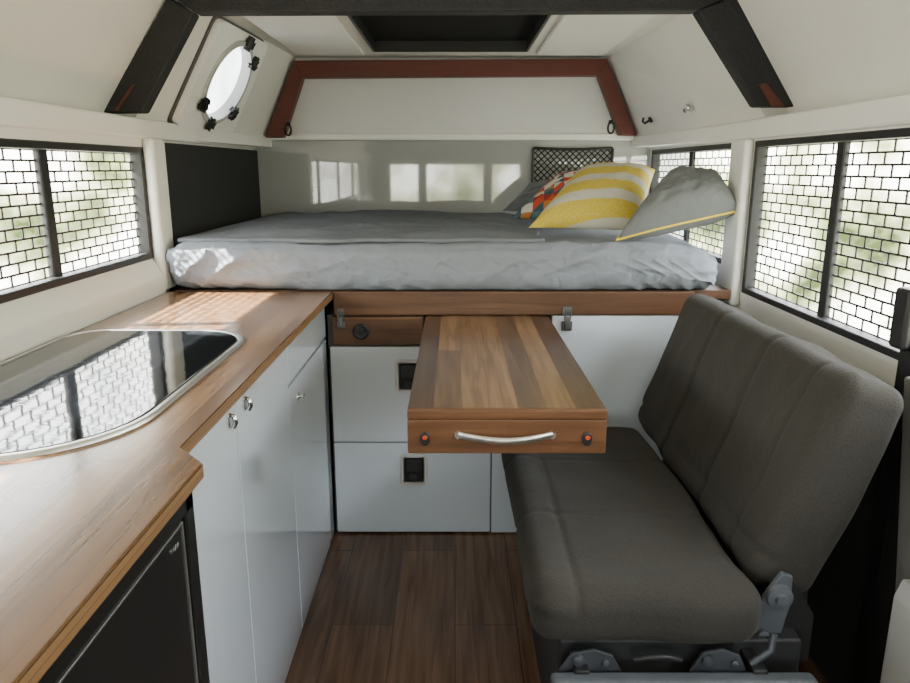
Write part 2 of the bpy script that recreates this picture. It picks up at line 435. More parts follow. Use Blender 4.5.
# windscreen
r = structroot('window_4', (0, YF, .72))
bm = BM()
for (a, b, c, d) in ((-.68, .68, .72, .745), (-.68, .68, 1.115, 1.14), (-.68, -.65, .72, 1.14), (.65, .68, .72, 1.14)):
    box(bm, a, b, YF-.03, YF+.01, c, d, .004)
obj('window_frame', bm, black_frame, r)
for x in (-.33, .33):  # unseen bars added to darken the windscreen's reflection in the rear wall
    bm = BM(); box(bm, x-.045, x+.045, YF-.03, YF+.01, .73, 1.13, .004); obj('window_mullion', bm, black_frame, r)
bm = BM(); bm.faces.new([bm.verts.new(p) for p in ((-.67, YF-.02, .73), (.67, YF-.02, .73), (.67, YF-.02, 1.13), (-.67, YF-.02, 1.13))])
obj('window_pane', bm, clear_glass, r, False)
# porthole: hatch plate, gasket ring, pane, clips
NP = (D_-A_).cross(B_-A_).normalized()
if NP.x < 0: NP = -NP
r = thing('porthole_hatch', 'oval porthole hatch with black turn clips in the sloping white panel', 'porthole', P(S0, T0))
def ell(k, h, n=64, pw=2.0, sx=1.0):
    out = []
    for i in range(n):
        a = 2*PI*i/n; c, s = math.cos(a), math.sin(a)
        cc = math.copysign(abs(c)**(2/pw), c); ss = math.copysign(abs(s)**(2/pw), s)
        out.append(P(S0+cc*RS*k*sx, T0+ss*RTT*k)+NP*h)
    return out
def ringsolid(bm, loops):
    rs = [[bm.verts.new(p) for p in l] for l in loops]; n = len(rs[0])
    for a, b in zip(rs, rs[1:]+rs[:1]):
        for k in range(n): bm.faces.new((a[k], a[(k+1) % n], b[(k+1) % n], b[k]))
bm = BM(); ringsolid(bm, [ell(1.32, .004, 96, 16, 1.2), ell(1.32, .028, 96, 16, 1.2), ell(1.05, .028, 96), ell(1.0, .0, 96)]); obj('hatch_plate', bm, M('hatch_plate_white', (.87, .87, .85), .35), r, True, 30)
bm = BM(); ringsolid(bm, [ell(1.37, .0, 96, 16, 1.22), ell(1.37, .007, 96, 16, 1.22), ell(1.28, .007, 96, 16, 1.2), ell(1.28, .0, 96, 16, 1.2)]); obj('plate_shadow_gap', bm, M('shadow_gap_grey', (.07, .07, .07), .7), r, True, 30)  # dark ring paints a shadow gap around the hatch plate
bm = BM(); ringsolid(bm, [ell(1.13, .028), ell(1.11, .036), ell(1.0, .036), ell(.96, .004)]); obj('gasket_ring', bm, M('pale_gasket', (.45, .46, .46), .5), r)
bm = BM(); bm.faces.new([bm.verts.new(p) for p in ell(.99, .002)]); obj('window_pane', bm, frost, r, False)
e1 = (D_-A_).normalized(); e2 = NP.cross(e1).normalized()
for a in (40, 85, 215, 262, 320):
    a = math.radians(a); c = P(S0+math.cos(a)*RS*1.12, T0+math.sin(a)*RTT*1.12)+NP*.032
    bm = BM(); mt = Matrix.Translation(c) @ Matrix((e1, e2, NP)).transposed().to_4x4() @ Matrix.Rotation(a, 4, 'Z')
    box(bm, -.020, .020, -.007, .007, 0, .012, .003, 2, mt); box(bm, -.009, .009, -.020, .020, .004, .014, .003, 2, mt)
    obj('turn_clip', bm, black_plastic, r)
# roof hatch
r = thing('roof_hatch', 'dark smoked roof hatch sunk into the white rear ceiling', 'roof hatch', ((HX0+HX1)/2, (HY0+HY1)/2, ZR))
bm = BM()
for (a, b, c, d) in ((HX0-.01, HX1+.01, HY0-.01, HY0), (HX0-.01, HX1+.01, HY1, HY1+.01), (HX0-.01, HX0, HY0, HY1), (HX1, HX1+.01, HY0, HY1)):
    box(bm, a, b, c, d, ZR-.012, ZR+.05, .002)
obj('hatch_frame', bm, black_plastic, r)
bm = BM(); box(bm, HX0-.008, HX1+.008, HY0-.008, HY1+.008, ZR+.026, ZR+.040, .002); obj('hatch_lid', bm, hatch_dark, r)
# white ceiling boards either side of the hatch
for a, b, lab in ((-.60, -.345, 'thin white ceiling board left of the dark roof hatch'), (.31, .565, 'thin white ceiling board right of the dark roof hatch')):
    bm = BM(); box(bm, a, b, 2.10, 2.92, ZR-.014, ZR-.001, .004); tag(obj('ceiling_board', bm, white_wall), lab, 'ceiling board')

# black padded roof brace
Y0 = 1.985
r = thing('roof_brace', 'black padded roof brace arching across the ceiling in front of the bed', 'roof brace', (-.012, Y0+.02, 1.21))
def pr(pts, y, dy, bev=0, bmm=None):
    b = bmm or BM(); prism(b, [on_y(u, v, y) for u, v in pts], (0, dy, 0), bev); return b
obj('brace_leg', pr([(100, 112), (142, 112), (194, 12), (168, -4)], Y0, .05, .006), brace_black, r)
obj('brace_leg', pr([(757, 106), (797, 106), (737, -4), (697, 9)], Y0, .05, .006), brace_black, r)
obj('brace_crossbar', pr([(166, -8), (740, -8), (697, 10), (194, 12)], Y0-.002, .054, .006), brace_black, r)
obj('brace_edge_strip', pr([(772, 106), (785, 106), (766, 82), (759, 84)], Y0-.006, .006, .001), timber_red, r, label='reddish timber strip')
obj('brace_edge_strip', pr([(114, 110), (118, 110), (135, 84), (132, 84)], Y0-.006, .006, .001), timber_red, r, label='reddish timber strip')
# timber arch
YA = 3.015
r = thing('timber_arch', 'reddish brown timber arch framing the white panel above the bed end', 'timber arch', (-.016, YA+.02, 1.22))
obj('arch_post', pr([(265, 137), (283, 137), (303, 76), (294, 60)], YA, .05, .003), timber_red, r)
obj('arch_post', pr([(620, 135), (637, 135), (607, 58), (598, 74)], YA, .05, .003), timber_red, r)
obj('arch_beam', pr([(293, 60), (608, 58), (598, 75), (303, 77)], YA-.004, .054, .003), timber_red, r)
for (u, v, sg) in ((288, 128, 1), (611, 126, -1)):
    c = on_y(u, v, YA-.012); bm = BM()
    tube(bm, [c+Vector((sg*.012*math.sin(a), 0, .022*math.cos(a)-.005)) for a in [2*PI*k/20 for k in range(20)]], .004, 6, True)
    lathe(bm, c+Vector((0, .016, .018)), (0, -1, 0), [(.008, 0), (.008, .012), (.005, .016)], 12)
    obj('cord_loop', bm, net_black, r)
# hooks on right sloping panel
def on_panel(u, v, a, n):
    d = ray(u, v); o = Vector((0, 0, CAMZ)); k = (a-o).dot(n)/d.dot(n); return o+d*k
N2 = (D2-A2).cross(B2-A2).normalized()
if N2.x > 0: N2 = -N2
c = on_panel(690, 107, A2, N2); bm = BM(); lathe(bm, c, N2, [(.016, 0), (.016, .004), (.011, .006), (.007, .012), (.010, .020), (.004, .024)], 18)
tag(obj('panel_stud', bm, chrome), 'round chrome stud on the right sloping ceiling panel', 'stud')
c = on_panel(651, 119, A2, N2); bm = BM(); lathe(bm, c, N2, [(.012, 0), (.012, .006), (.006, .008)], 14)
tube(bm, [c+N2*.005, c+N2*.028, c+N2*.036+Vector((0, 0, .010)), c+N2*.034+Vector((0, 0, .024))], .0045, 8)
tag(obj('coat_hook', bm, black_plastic), 'small black hook on the right sloping ceiling panel', 'hook')
# charcoal side panel by the bed
bm = BM(); box(bm, XL+.001, -.822, 2.088, YR-.001, 0, 1.156, .003); tag(obj('side_panel', bm, dark_panel), 'charcoal carpeted side panel left of the bed', 'panel')

# ------------------------------------------------------------------ kitchen
ZC = .748
bm = BM()
plan = [(-.806, 1.998), (-.345, 1.998), (-.345, .842), (-.300, .795), (-.300, -.45), (-.806, -.45)]
prism(bm, [(x, y, ZC-.020) for x, y in plan], (0, 0, .020), .001)
r = thing('worktop', 'long timber worktop with a stepped front edge beside the left windows', 'worktop', (-.57, .8, ZC-.020))
obj('worktop_board', bm, bench_top, r)
bm = BM()
for (p, q) in zip(plan[1:4], plan[2:5]):
    p = Vector((*p, 0)); q = Vector((*q, 0)); d = (q-p).normalized(); n = Vector((-d.y, d.x, 0))
    if n.x < 0: n = -n
    prism(bm, [p+n*.0+Vector((0, 0, ZC-.019)), q+Vector((0, 0, ZC-.019)), q+Vector((0, 0, ZC-.003)), p+Vector((0, 0, ZC-.003))], n*.0014)
obj('edge_band', bm, bench_edge, r, label='pale ply edge of the worktop')
# cooker with lid
def rr(x0, x1, y0, y1, rads, z, ins=0, n=10):
    pts = []
    for (cx, cy, sx, sy, R, a0) in ((x1, y1, -1, -1, rads[0], 0), (x0, y1, 1, -1, rads[1], 90), (x0, y0, 1, 1, rads[2], 180), (x1, y0, -1, 1, rads[3], 270)):
        for i in range(n+1):
            a = math.radians(a0+90*i/n); rr_ = R-ins
            pts.append(Vector((cx+sx*R+math.cos(a)*rr_, cy+sy*R+math.sin(a)*rr_, z)))
    return pts
X0, X1, YY0, YY1 = -.798, -.418, .785, 1.490
RD = (.12, .08, .10, .18)
r = thing('cooker', 'cooker and sink set in the worktop under a black glass lid', 'cooker', (-.59, 1.13, ZC))
bm = BM()
ringsolid(bm, [rr(X0, X1, YY0, YY1, RD, ZC+.0005), rr(X0, X1, YY0, YY1, RD, ZC+.004, .001), rr(X0, X1, YY0, YY1, RD, ZC+.0065, .003), rr(X0, X1, YY0, YY1, RD, ZC+.0065, .009), rr(X0, X1, YY0, YY1, RD, ZC+.0005, .011)])
obj('steel_rim', bm, steel, r)
bm = BM(); l0 = rr(X0, X1, YY0, YY1, RD, ZC+.001, .013); l1 = rr(X0, X1, YY0, YY1, RD, ZC+.0045, .013); l2 = rr(X0, X1, YY0, YY1, RD, ZC+.006, .015)
rs = [[bm.verts.new(p) for p in l] for l in (l0, l1, l2)]
for a, b in zip(rs, rs[1:]):
    for k in range(len(a)): bm.faces.new((a[k], a[(k+1) % len(a)], b[(k+1) % len(a)], b[k]))
bm.faces.new(rs[0][::-1]); bm.faces.new(rs[2]); obj('glass_lid', bm, lid_glass, r)
# cabinets
XC = -.368
ZT = ZC-.022
def knob(parent, c):
    bm = BM(); lathe(bm, c, (1, 0, 0), [(.010, 0), (.010, .003), (.005, .005), (.005, .009), (.008, .012), (.008, .015), (.005, .017)], 18)
    return obj('knob', bm, chrome, parent)
def pull(parent, c):
    bm = BM(); lathe(bm, c, (1, 0, 0), [(.010, 0), (.010, .003), (.007, .004)], 18, 1.35)
    tube(bm, [c+Vector((.003, 0, .010)), c+Vector((.010, 0, .007)), c+Vector((.012, 0, -.003)), c+Vector((.008, 0, -.012))], [.003, .004, .005, .004], 8)
    return obj('pull', bm, chrome, parent)
r = thing('kitchen_cabinet', 'glossy white two-door cabinet under the worktop between fridge and drawer unit', 'cabinet', (-.58, 1.16, 0))
bm = BM(); box(bm, -.80, XC-.019, .802, 1.523, 0, ZT, .001); obj('carcass', bm, carcass_grey, r)
for y0, y1, hy in ((.804, 1.1460, 1.105), (1.1500, 1.5225, 1.193)):
    bm = BM(); box(bm, XC-.018, XC, y0, y1, .004, ZT-.002, .001); d = obj('door', bm, door_white, r)
    pull(d, Vector((XC, hy, .688)))
r = thing('kitchen_cabinet', 'narrow glossy white cabinet with a small top drawer beside the bed end', 'cabinet', (-.58, 1.76, 0))
bm = BM(); box(bm, -.80, XC-.019, 1.5255, 1.995, 0, ZT, .001); obj('carcass', bm, carcass_grey, r)
bm = BM(); box(bm, XC-.018, XC, 1.5285, 1.996, .619, ZT-.002, .001); obj('drawer', bm, door_white, r)
bm = BM(); box(bm, XC-.018, XC, 1.5285, 1.996, .004, .611, .001); d = obj('door', bm, door_white, r); knob(d, Vector((XC, 1.607, .566)))
# fridge
XFR = -.312
r = thing('fridge', 'black built-in fridge under the near end of the worktop', 'fridge', (-.56, .45, 0))
bm = BM(); box(bm, -.80, XFR-.03, .12, .792, 0, ZT, .003); obj('body', bm, fridge_black, r)
bm = BM()
for (a, b, c, d) in ((.12, .792, .694, .725), (.12, .792, .01, .04), (.765, .792, .01, .725), (.12, .145, .01, .725)):
    box(bm, XFR-.03, XFR, a, b, c, d, .003)
obj('trim_frame', bm, fridge_black, r)
bm = BM(); box(bm, XFR-.03, XFR-.004, .152, .758, .046, .687, .004, 2)
d = obj('door', bm, fridge_black, r)
bm = BM()
for (a, b, c, e) in ((.150, .760, .687, .6900), (.757, .7600, .046, .689)): box(bm, XFR-.02, XFR-.002, a, b, c, e, .001)
obj('door_edge', bm, fridge_edge, d, label='thin grey door edge')
bm = BM()
tube(bm, [(XFR-.0035, .745-.0009*i, .668+.0038*math.sin(i*.9)*(1 if i % 6 < 4 else .4)+.0002*i) for i in range(30)], .0006, 5)
obj('badge', bm, latch_metal, d, label='small silver script badge')

# ------------------------------------------------------------------ bed end
YB = 2.0
r = thing('bed_platform', 'timber bed platform with a deep front rail across the van', 'bed platform', (0, 2.5, .68))
bm = BM(); box(bm, -.80, .785, YB+.024, YR-.002, .722, .748, .002); obj('platform_board', bm, fascia_wood, r)
bm = BM(); box(bm, -.343, .672, YB-.002, YB+.022, .680, .749, .004); obj('front_rail', bm, fascia_wood, r)
def toggle(c, s):
    bm = BM(); x, y, z = c
    box(bm, x-.014*s, x+.014*s, y-.005, y, z+.006, z+.034*s, .002); box(bm, x-.016*s, x+.016*s, y-.005, y, z-.040*s, z-.010, .002)
    box(bm, x-.009*s, x+.009*s, y-.013, y-.005, z-.034*s, z+.004, .003)
    tube(bm, [(x-.008*s, y-.010, z-.004), (x-.008*s, y-.012, z+.022*s), (x+.008*s, y-.012, z+.022*s), (x+.008*s, y-.010, z-.004)], .0028, 6)
    return bm
obj('toggle_latch', toggle(on_y(341, 317, YB-.003), .75), latch_metal, r); obj('toggle_latch', toggle(on_y(567, 317, YB-.003), .95), latch_metal, r)

r = thing('drawer_unit', 'white drawer unit with recessed latches and a timber top drawer under the bed', 'drawers', (-.12, 2.3, 0))
bm = BM(); box(bm, -.366, .116, YB+.020, 2.75, 0, .585, .001); box(bm, -.366, -.088, YB+.020, 2.75, .585, .676, .001); obj('carcass', bm, carcass_grey, r)
def recessed(parent, c, w=.082, h=.102):
    x, y, z = c; bm = BM()
    def loop(k, yy, ins):
        return [Vector((p.x, yy, p.y)) for p in rr(x-w/2+ins, x+w/2-ins, z-h/2+ins, z+h/2-ins, (max(.012-ins, .003),)*4, 0, 0, 5)]
    ringsolid(bm, [loop(1, y, 0), loop(1, y-.005, .002), loop(1, y-.005, .010), loop(1, y-.0005, .013)])
    pl = obj('latch', bm, steel, parent)
    bm = BM(); box(bm, x-w/2+.012, x+w/2-.012, y-.0012, y-.0002, z-h/2+.012, z+h/2-.012, 0); obj('latch_recess', bm, recess_black, parent)
    bm = BM(); box(bm, x-w/2+.018, x+w/2-.018, y-.006, y-.001, z-.004, z+h/2-.018, .003); lathe(bm, (x-.004, y-.001, z-.025), (0, -1, 0), [(.011, 0), (.011, .004), (.008, .006)], 16); obj('latch_paddle', bm, paddle_black, parent)
bm = BM(); box(bm, -.358, .106, YB, YB+.019, .298, .587, .0015); d = obj('drawer', bm, drawer_white, r); recessed(d, (-.132, YB, .500))
bm = BM(); box(bm, -.358, .106, YB, YB+.019, .006, .294, .0015); d = obj('drawer', bm, drawer_white, r); recessed(d, (-.122, YB, .210))
bm = BM(); box(bm, -.350, -.090, YB, YB+.019, .592, .675, .003); d = obj('timber_drawer', bm, fascia_wood, r, label='small timber drawer')
bm = BM(); c = on_y(361, 331, YB); lathe(bm, c, (0, -1, 0), [(.024, 0), (.024, .004), (.020, .006), (.019, .002), (.010, .001), (.010, .006), (.006, .007)], 24); obj('socket', bm, black_plastic, d)

r = thing('storage_box', 'plain white box front under the bed behind the grey bench', 'storage box', (.42, 2.3, 0))
bm = BM(); prism(bm, [(.110, YB, .004), (.74, YB, .004), (.74, YB, .678), (.276, YB, .678), (.276, YB, .586), (.110, YB, .586)], (0, .018, 0), .001); obj('front_panel', bm, drawer_white, r)
bm = BM(); box(bm, .120, .74, YB+.019, 2.75, 0, .580, .001); obj('carcass', bm, carcass_grey, r)

# pull-out table
TX0, TX1, TY, TZ = -.083, .264, 1.18, .679
r = thing('pull_out_table', 'striped timber slide-out table with a steel handle reaching out from under the bed', 'table', ((TX0+TX1)/2, 1.6, .60))
bm = BM(); box(bm, TX0, TX1, TY+.014, 2.35, TZ-.016, TZ, .002); obj('tabletop', bm, table_wood, r)
bm = BM(); box(bm, TX0, TX1, TY, TY+.014, TZ-.016, TZ, .002); obj('tabletop_edge', bm, table_front, r)
bm = BM(); box(bm, TX0, TX1, TY, TY+.018, TZ-.080, TZ-.0165, .003); obj('front_board', bm, table_front, r)
for a in (TX0+.004, TX1-.022):
    bm = BM(); box(bm, a, a+.018, TY+.0185, 2.35, TZ-.078, TZ-.0165, .002); obj('side_board', bm, table_front, r)
bm = BM()
p0, p1 = on_y(458, 434, TY), on_y(552, 434, TY)
pts = []
for i in range(17):
    t = i/16; pts.append(Vector((p0.x+(p1.x-p0.x)*t, TY-.004-.020*math.sin(PI*t), (p0.z+p1.z)/2-.004*math.sin(PI*t)+.001)))
verts = [[bm.verts.new(p+Vector((0, dy, dz))) for dy, dz in ((-.001, -.006), (.003, -.005), (.003, .005), (-.001, .006), (-.004, .003), (-.004, -.003))] for p in pts]
for a, b in zip(verts, verts[1:]):
    for k in range(6): bm.faces.new((a[k], a[(k+1) % 6], b[(k+1) % 6], b[k]))
bm.faces.new(verts[0]); bm.faces.new(verts[-1])
for p in (p0, p1): lathe(bm, (p.x, TY+.001, (p0.z+p1.z)/2), (0, -1, 0), [(.007, 0), (.006, .008)], 12)
obj('handle', bm, bright_steel, r)
for u in (425, 587):
    c = on_y(u, 438, TY); bm = BM(); lathe(bm, c, (0, -1, 0), [(.0085, 0), (.0085, .004), (.0065, .006)], 20, 1.5); b = obj('push_latch', bm, black_plastic, r)
    bm = BM(); lathe(bm, c+Vector((0, -.006, .004)), (0, -1, 0), [(.0045, 0), (.0045, .002), (.003, .003)], 14, .9); obj('release_button', bm, red_plastic, b)

# mattress
def nz3(p, s): return noise.noise(Vector((p.x*s[0], p.y*s[1], p.z*s[2])))
def sm(a, b, x):
    t = min(1, max(0, (x-a)/(b-a))); return t*t*(3-2*t)
def gau(v, w): return math.exp(-(v/w)**2)
def mdisp(p, n):
    k = nz3(p, (3, 5, 5))*.008+nz3(p+Vector((3, 1, 7)), (12, 6, 12))*.005
    if n.y < -.1 or abs(n.x) > .5:
        bunch = 1+1.0*sm(.42, .68, p.x)
        # loose folds running slantwise down the hanging front of the sheet
        ph = (p.x*.8-p.z*1.5)*30+5*nz3(p, (2.5, 3, 3))
        a = max(0, nz3(p+Vector((9, 9, 2)), (3, 4, 4))+.30)
        k += .010*a*bunch*gau(math.sin(ph), .48)
        ph2 = (p.x*1.0+p.z*2.2)*50+7*nz3(p+Vector((4, 0, 1)), (3, 3, 3))
        k += .006*bunch*max(0, nz3(p+Vector((2, 4, 8)), (4, 4, 6))+.25)*gau(math.sin(ph2), .5)
        q1 = Vector((p.x+p.z*.8, p.y, p.z-.3*p.x))
        k += .0028*bunch*gau(nz3(q1+Vector((1, 0, 3)), (8, 2, 13)), .14)
        k += .0012*gau(nz3(q1+Vector((5, 0, 1)), (18, 2, 26)), .16)
        k += .004*math.sin((p.z-.75)*24+2.5*nz3(p+Vector((6, 0, 0)), (4, 1, 1)))
    if n.z > .5: k = k*.6-.006
    q = p+n*k
    if n.z < -.3 or p.z < .77: q.z = max(q.z, .7505)
    if p.x > .5 and n.z > -.2: q.z -= .024*((p.x-.5)/.22)**2*max(0, 1-(p.y-2.0)/.4)
    return q
bm = BM(); rbox(bm, (-.798, 1.990, .751), (.735, 3.085, .888), .048, (300, 60, 22), mdisp)
tag(obj('mattress', bm, sheet, None, True, 80), 'mattress in a rumpled pale grey sheet on the timber platform', 'mattress')
BX0, BX1, BY0, BY1 = -.785, .26, 2.035, 3.07
def bdisp(p, n):
    k = nz3(p, (4, 5, 3))*.014+nz3(p+Vector((2, 8, 1)), (11, 13, 4))*.008
    d = min(p.x-BX0+.03*nz3(p, (0, 5, 0)), BX1-p.x, p.y-BY0)
    fr = 1-sm(0, .12, d)
    q = p+Vector((0, (.045*nz3(p+Vector((5, 0, 0)), (4, 0, 0))+.015*nz3(p, (13, 0, 0)))*(1-sm(0, .25, p.y-BY0)), 0))
    if p.x > 0: q.x += .05*nz3(p, (0, 4, 0))*sm(0, .2, p.x)
    q.z += (max(-.003, k+.004)*(1-fr) if n.z > -.2 else 0)-.008*fr*fr
    return q
bm = BM(); rbox(bm, (BX0, BY0, .889), (BX1, BY1, .901), .0055, (120, 100, 1), bdisp)
tag(obj('blanket', bm, duvet, None, True, 80), 'slate grey blanket spread flat over the mattress', 'blanket')

# pillows: each slumped between its four corners
def pillow(name, BL, BR, TR, TL, t, w, h, m, label, seed, pipe=None, n=44, low=.7, full=2.4, rum=1.0):
    BL, BR, TR, TL = map(Vector, (BL, BR, TR, TL))
    bm = BM(); uvl = bm.loops.layers.uv.new('uv')
    nm = ((BR-BL)+(TR-TL)).cross((TL-BL)+(TR-BR)).normalized()
    if nm.z < 0: nm = -nm
    uvs = {}
    def mk(i, j, sg):
        s, q = -1+2*i/n, -1+2*j/n
        s2 = s*(1-.06*(1-q*q)); q2 = q*(1-.06*(1-s*s))
        a, b = (s2+1)/2, (q2+1)/2
        base = (BL*(1-a)+BR*a)*(1-b)+(TL*(1-a)+TR*a)*b
        z = t/2*max(0, (1-abs(s)**full)*(1-abs(q)**full))**.55
        z *= 1+.12*rum*noise.noise(Vector((s*1.6+seed, q*1.6, sg*3.0)))
        z += rum*(.009*noise.noise(Vector((s*4, q*4+seed, sg)))+.005*noise.noise(Vector((s*9, q*9+seed, sg+4))))*(1-s**4)*(1-q**4)
        v = bm.verts.new(base+nm*(z*sg)*(1 if sg > 0 else low))
        uvs[v] = (s*w/2, q*h/2); return v
    top = [[mk(i, j, 1) for j in range(n+1)] for i in range(n+1)]
    bot = [[top[i][j] if i in (0, n) or j in (0, n) else mk(i, j, -1) for j in range(n+1)] for i in range(n+1)]
    for st in (top, bot):
        for i in range(n):
            for j in range(n):
                f = bm.faces.new((st[i][j], st[i+1][j], st[i+1][j+1], st[i][j+1]))
                for l in f.loops: l[uvl].uv = uvs[l.vert]
    edge = [top[i][0].co.copy() for i in range(n)]+[top[n][j].co.copy() for j in range(n)]+[top[n-i][n].co.copy() for i in range(n)]+[top[0][n-j].co.copy() for j in range(n)]
    r = thing(name, label, name, (BL+BR)/2)
    obj('cover', bm, m, r, True, 80)
    if pipe:
        bm = BM(); tube(bm, edge, .0034, 6, True); obj('piping', bm, pipe, r)
    return r
pillow('cushion', (.18, 2.80, .925), (.50, 2.72, .925), (.62, 2.98, 1.025), (.30, 3.00, 1.025), .09, .36, .30, dark_pillow, 'dark grey cushion against the rear wall behind the patchwork cushion', 21)
pillow('cushion', (.190, 2.46, .920), (.46, 2.44, .920), (.62, 2.66, 1.055), (.375, 2.70, 1.065), .12, .34, .34, tri, 'multicoloured triangle patchwork cushion behind the striped pillow', 14)
pillow('pillow', (.215, 2.13, .915), (.545, 2.11, .905), (.66, 2.44, 1.080), (.410, 2.45, 1.076), .155, .40, .42, stripe, 'yellow and white striped pillow on the bed', 3, None, 44, .30, 2.8, .4)
pillow('pillow', (.450, 2.020, .890), (.802, 2.05, .970), (.806, 2.24, 1.012), (.652, 2.25, 1.052), .185, .40, .40, grey_pillow, 'plain grey pillow with yellow piping at the right end of the bed', 8, yellow_pipe, 44, .50, 4.0, .8)

# net pocket
r = thing('net_pocket', 'black net storage pocket on the glossy rear wall above the pillows', 'net pocket', (.49, YR-.01, 1.0))
px0, px1, pz0, pz1 = .325, .655, 1.000, 1.166
w, h = px1-px0, pz1-pz0
def sagz(x, z):   # the elastic top edge sags a little, the net bags outward
    a = (x-px0)/w; return z-.006*math.sin(PI*a)*((z-pz0)/h)
def bagy(x, z):
    a = (x-px0)/w; b = (z-pz0)/h
    return YR-.008-.010*math.sin(PI*min(1, max(0, a)))*math.sin(PI*.5*min(1, max(0, b+.2)))
bm = BM()
loop = []
lp = [Vector((p.x, 0, p.y)) for p in rr(px0, px1, pz0, pz1, (.008,)*4, 0, 0, 4)]
for i, p in enumerate(lp):
    q = lp[(i+1) % len(lp)]; m_ = max(1, int((q-p).length/.03))
    for k in range(m_):
        s_ = p.lerp(q, k/m_); loop.append(Vector((s_.x, bagy(s_.x, s_.z), sagz(s_.x, s_.z))))
tube(bm, loop, .006, 8, True); obj('pocket_frame', bm, black_plastic, r)
bm = BM(); d = .026; k = -h
while k < w:
    for sg in (1, -1):
        xa, xb = max(0, k), min(w, k+h)
        if xb-xa > .004:
            pts = []
            for j in range(7):
                xx = xa+(xb-xa)*j/6; zz = xx-k
                if sg < 0: zz = h-zz
                pts.append((px0+xx, bagy(px0+xx, pz0+zz)-.002*sg, sagz(px0+xx, pz0+zz)))
            tube(bm, pts, .0024, 4)
    k += d
obj('netting', bm, net_black, r, False)

# ------------------------------------------------------------------ bench seat
r = thing('bench_seat', 'grey fabric bench seat facing the kitchen along the right wall', 'bench seat', (.45, 1.4, 0))
def sdisp(p, n):
    q = p.copy()
    k = .008*nz3(p, (4, 4, 4))+.005*nz3(p, (11, 9, 9))
    if n.z > .2:
        k += .005*math.sin(PI*min(1, max(0, (p.y-1.0)/.8)))
        for ys in (1.27, 1.54): k -= .0030*math.exp(-((p.y-ys)/.008)**2)
        k -= .005*math.exp(-((p.x-.195)/.007)**2)
        k += .009*math.exp(-((p.x-.155)/.035)**2)
        k += .004*math.exp(-((p.y-1.05)/.05)**2)
    return q+n*k
bm = BM(); rbox(bm, (.122, 1.000, .340), (.490, 1.800, .434), .038, (60, 120, 6), sdisp); obj('seat_cushion', bm, seat_fab, r, True, 80)
def kdisp(p, n):
    k = .006*nz3(p+Vector((4, 0, 0)), (5, 5, 5))+.005*nz3(p, (12, 10, 9))
    if n.x < -.2:
        k += .003*math.sin(PI*p.y/.82)+.003*math.sin(PI*min(1, max(0, p.z/.39)))
        for ys in (.29, .555): k -= .0080*math.exp(-((p.y-ys)/.008)**2)
        k -= .004*math.exp(-((p.z-.06)/.008)**2)
        k += .005*math.exp(-((p.y-.05)/.05)**2)-.004*math.exp(-((p.y-.105)/.007)**2)
    return p+n*k
ang = math.radians(18.5)
mt = Matrix.Translation((.500, 1.090, .395)) @ Matrix.Rotation(ang, 4, 'Y')
bm = BM(); rbox(bm, (0, 0, 0), (.120, .830, .395), .034, (8, 180, 50), kdisp, mt); obj('backrest', bm, seat_fab, r, True, 80)
bm = BM(); box(bm, .185, .56, 1.03, 1.78, .0, .20, .006); box(bm, .17, .57, 1.03, 1.78, .20, .336, .006); obj('seat_base', bm, base_grey, r)
bm = BM(); box(bm, .150, .565, .955, .985, .270, .314, .008, 3); obj('front_rail', bm, rail_metal, r)
for x in (.20, .48):
    bm = BM(); box(bm, x-.012, x+.012, .975, 1.04, .24, .32, .003); obj('rail_bracket', bm, seat_frame, r)
for x, w_ in ((.215, .050), (.42, .046)):
    bm = BM(); prism(bm, [(x-w_, .992, .305), (x+w_, .992, .305), (x+w_*.7, .992, .334), (x+w_*.1, .992, .345), (x-w_*.6, .992, .338)], (0, .006, 0), .001)
    lathe(bm, (x-.02, .992, .328), (0, -1, 0), [(.010, 0), (.009, .006), (.004, .008)], 14)
    lathe(bm, (x+.024, .992, .322), (0, -1, 0), [(.006, 0), (.006, .004), (.003, .006)], 12); obj('mount_plate', bm, dull_metal, r)
bm = BM(); tube(bm, [(.47, .992, .320), (.50, .992, .345), (.505, 1.0, .37)], .006, 8); obj('release_bar', bm, dull_metal, r)
bm = BM(); tube(bm, [(.285, .996, .325), (.31, .990, .334), (.335, .990, .334), (.36, .996, .324)], .005, 8); obj('cross_wire', bm, seat_frame, r)
bm = BM(); hx = .022; hy = 1.048
prism(bm, [(.462+hx, hy, .31), (.515+hx, hy, .31), (.530+hx, hy, .39), (.528+hx, hy, .44), (.510+hx, hy, .446), (.49+hx, hy, .41), (.462+hx, hy, .36)], (0, .010, 0), .002)
lathe(bm, (.508+hx, hy, .405), (0, -1, 0), [(.022, 0), (.021, .008), (.010, .010), (.009, .016)], 18)
lathe(bm, (.488+hx, hy, .335), (0, -1, 0), [(.010, 0), (.010, .008), (.004, .010)], 12)
obj('hinge_bracket', bm, rail_metal, r)
bm = BM(); prism(bm, [(.50, 1.062, .27), (.60, 1.062, .27), (.60, 1.062, .36), (.575, 1.062, .40), (.555, 1.062, .43), (.535, 1.062, .36), (.50, 1.062, .33)], (0, .008, 0), .001); obj('hinge_plate', bm, seat_frame, r)
for y in (1.12, 1.78):
    bm = BM(); box(bm, .575, .62, y, y+.04, .02, .42, .006); obj('back_frame', bm, seat_frame, r)
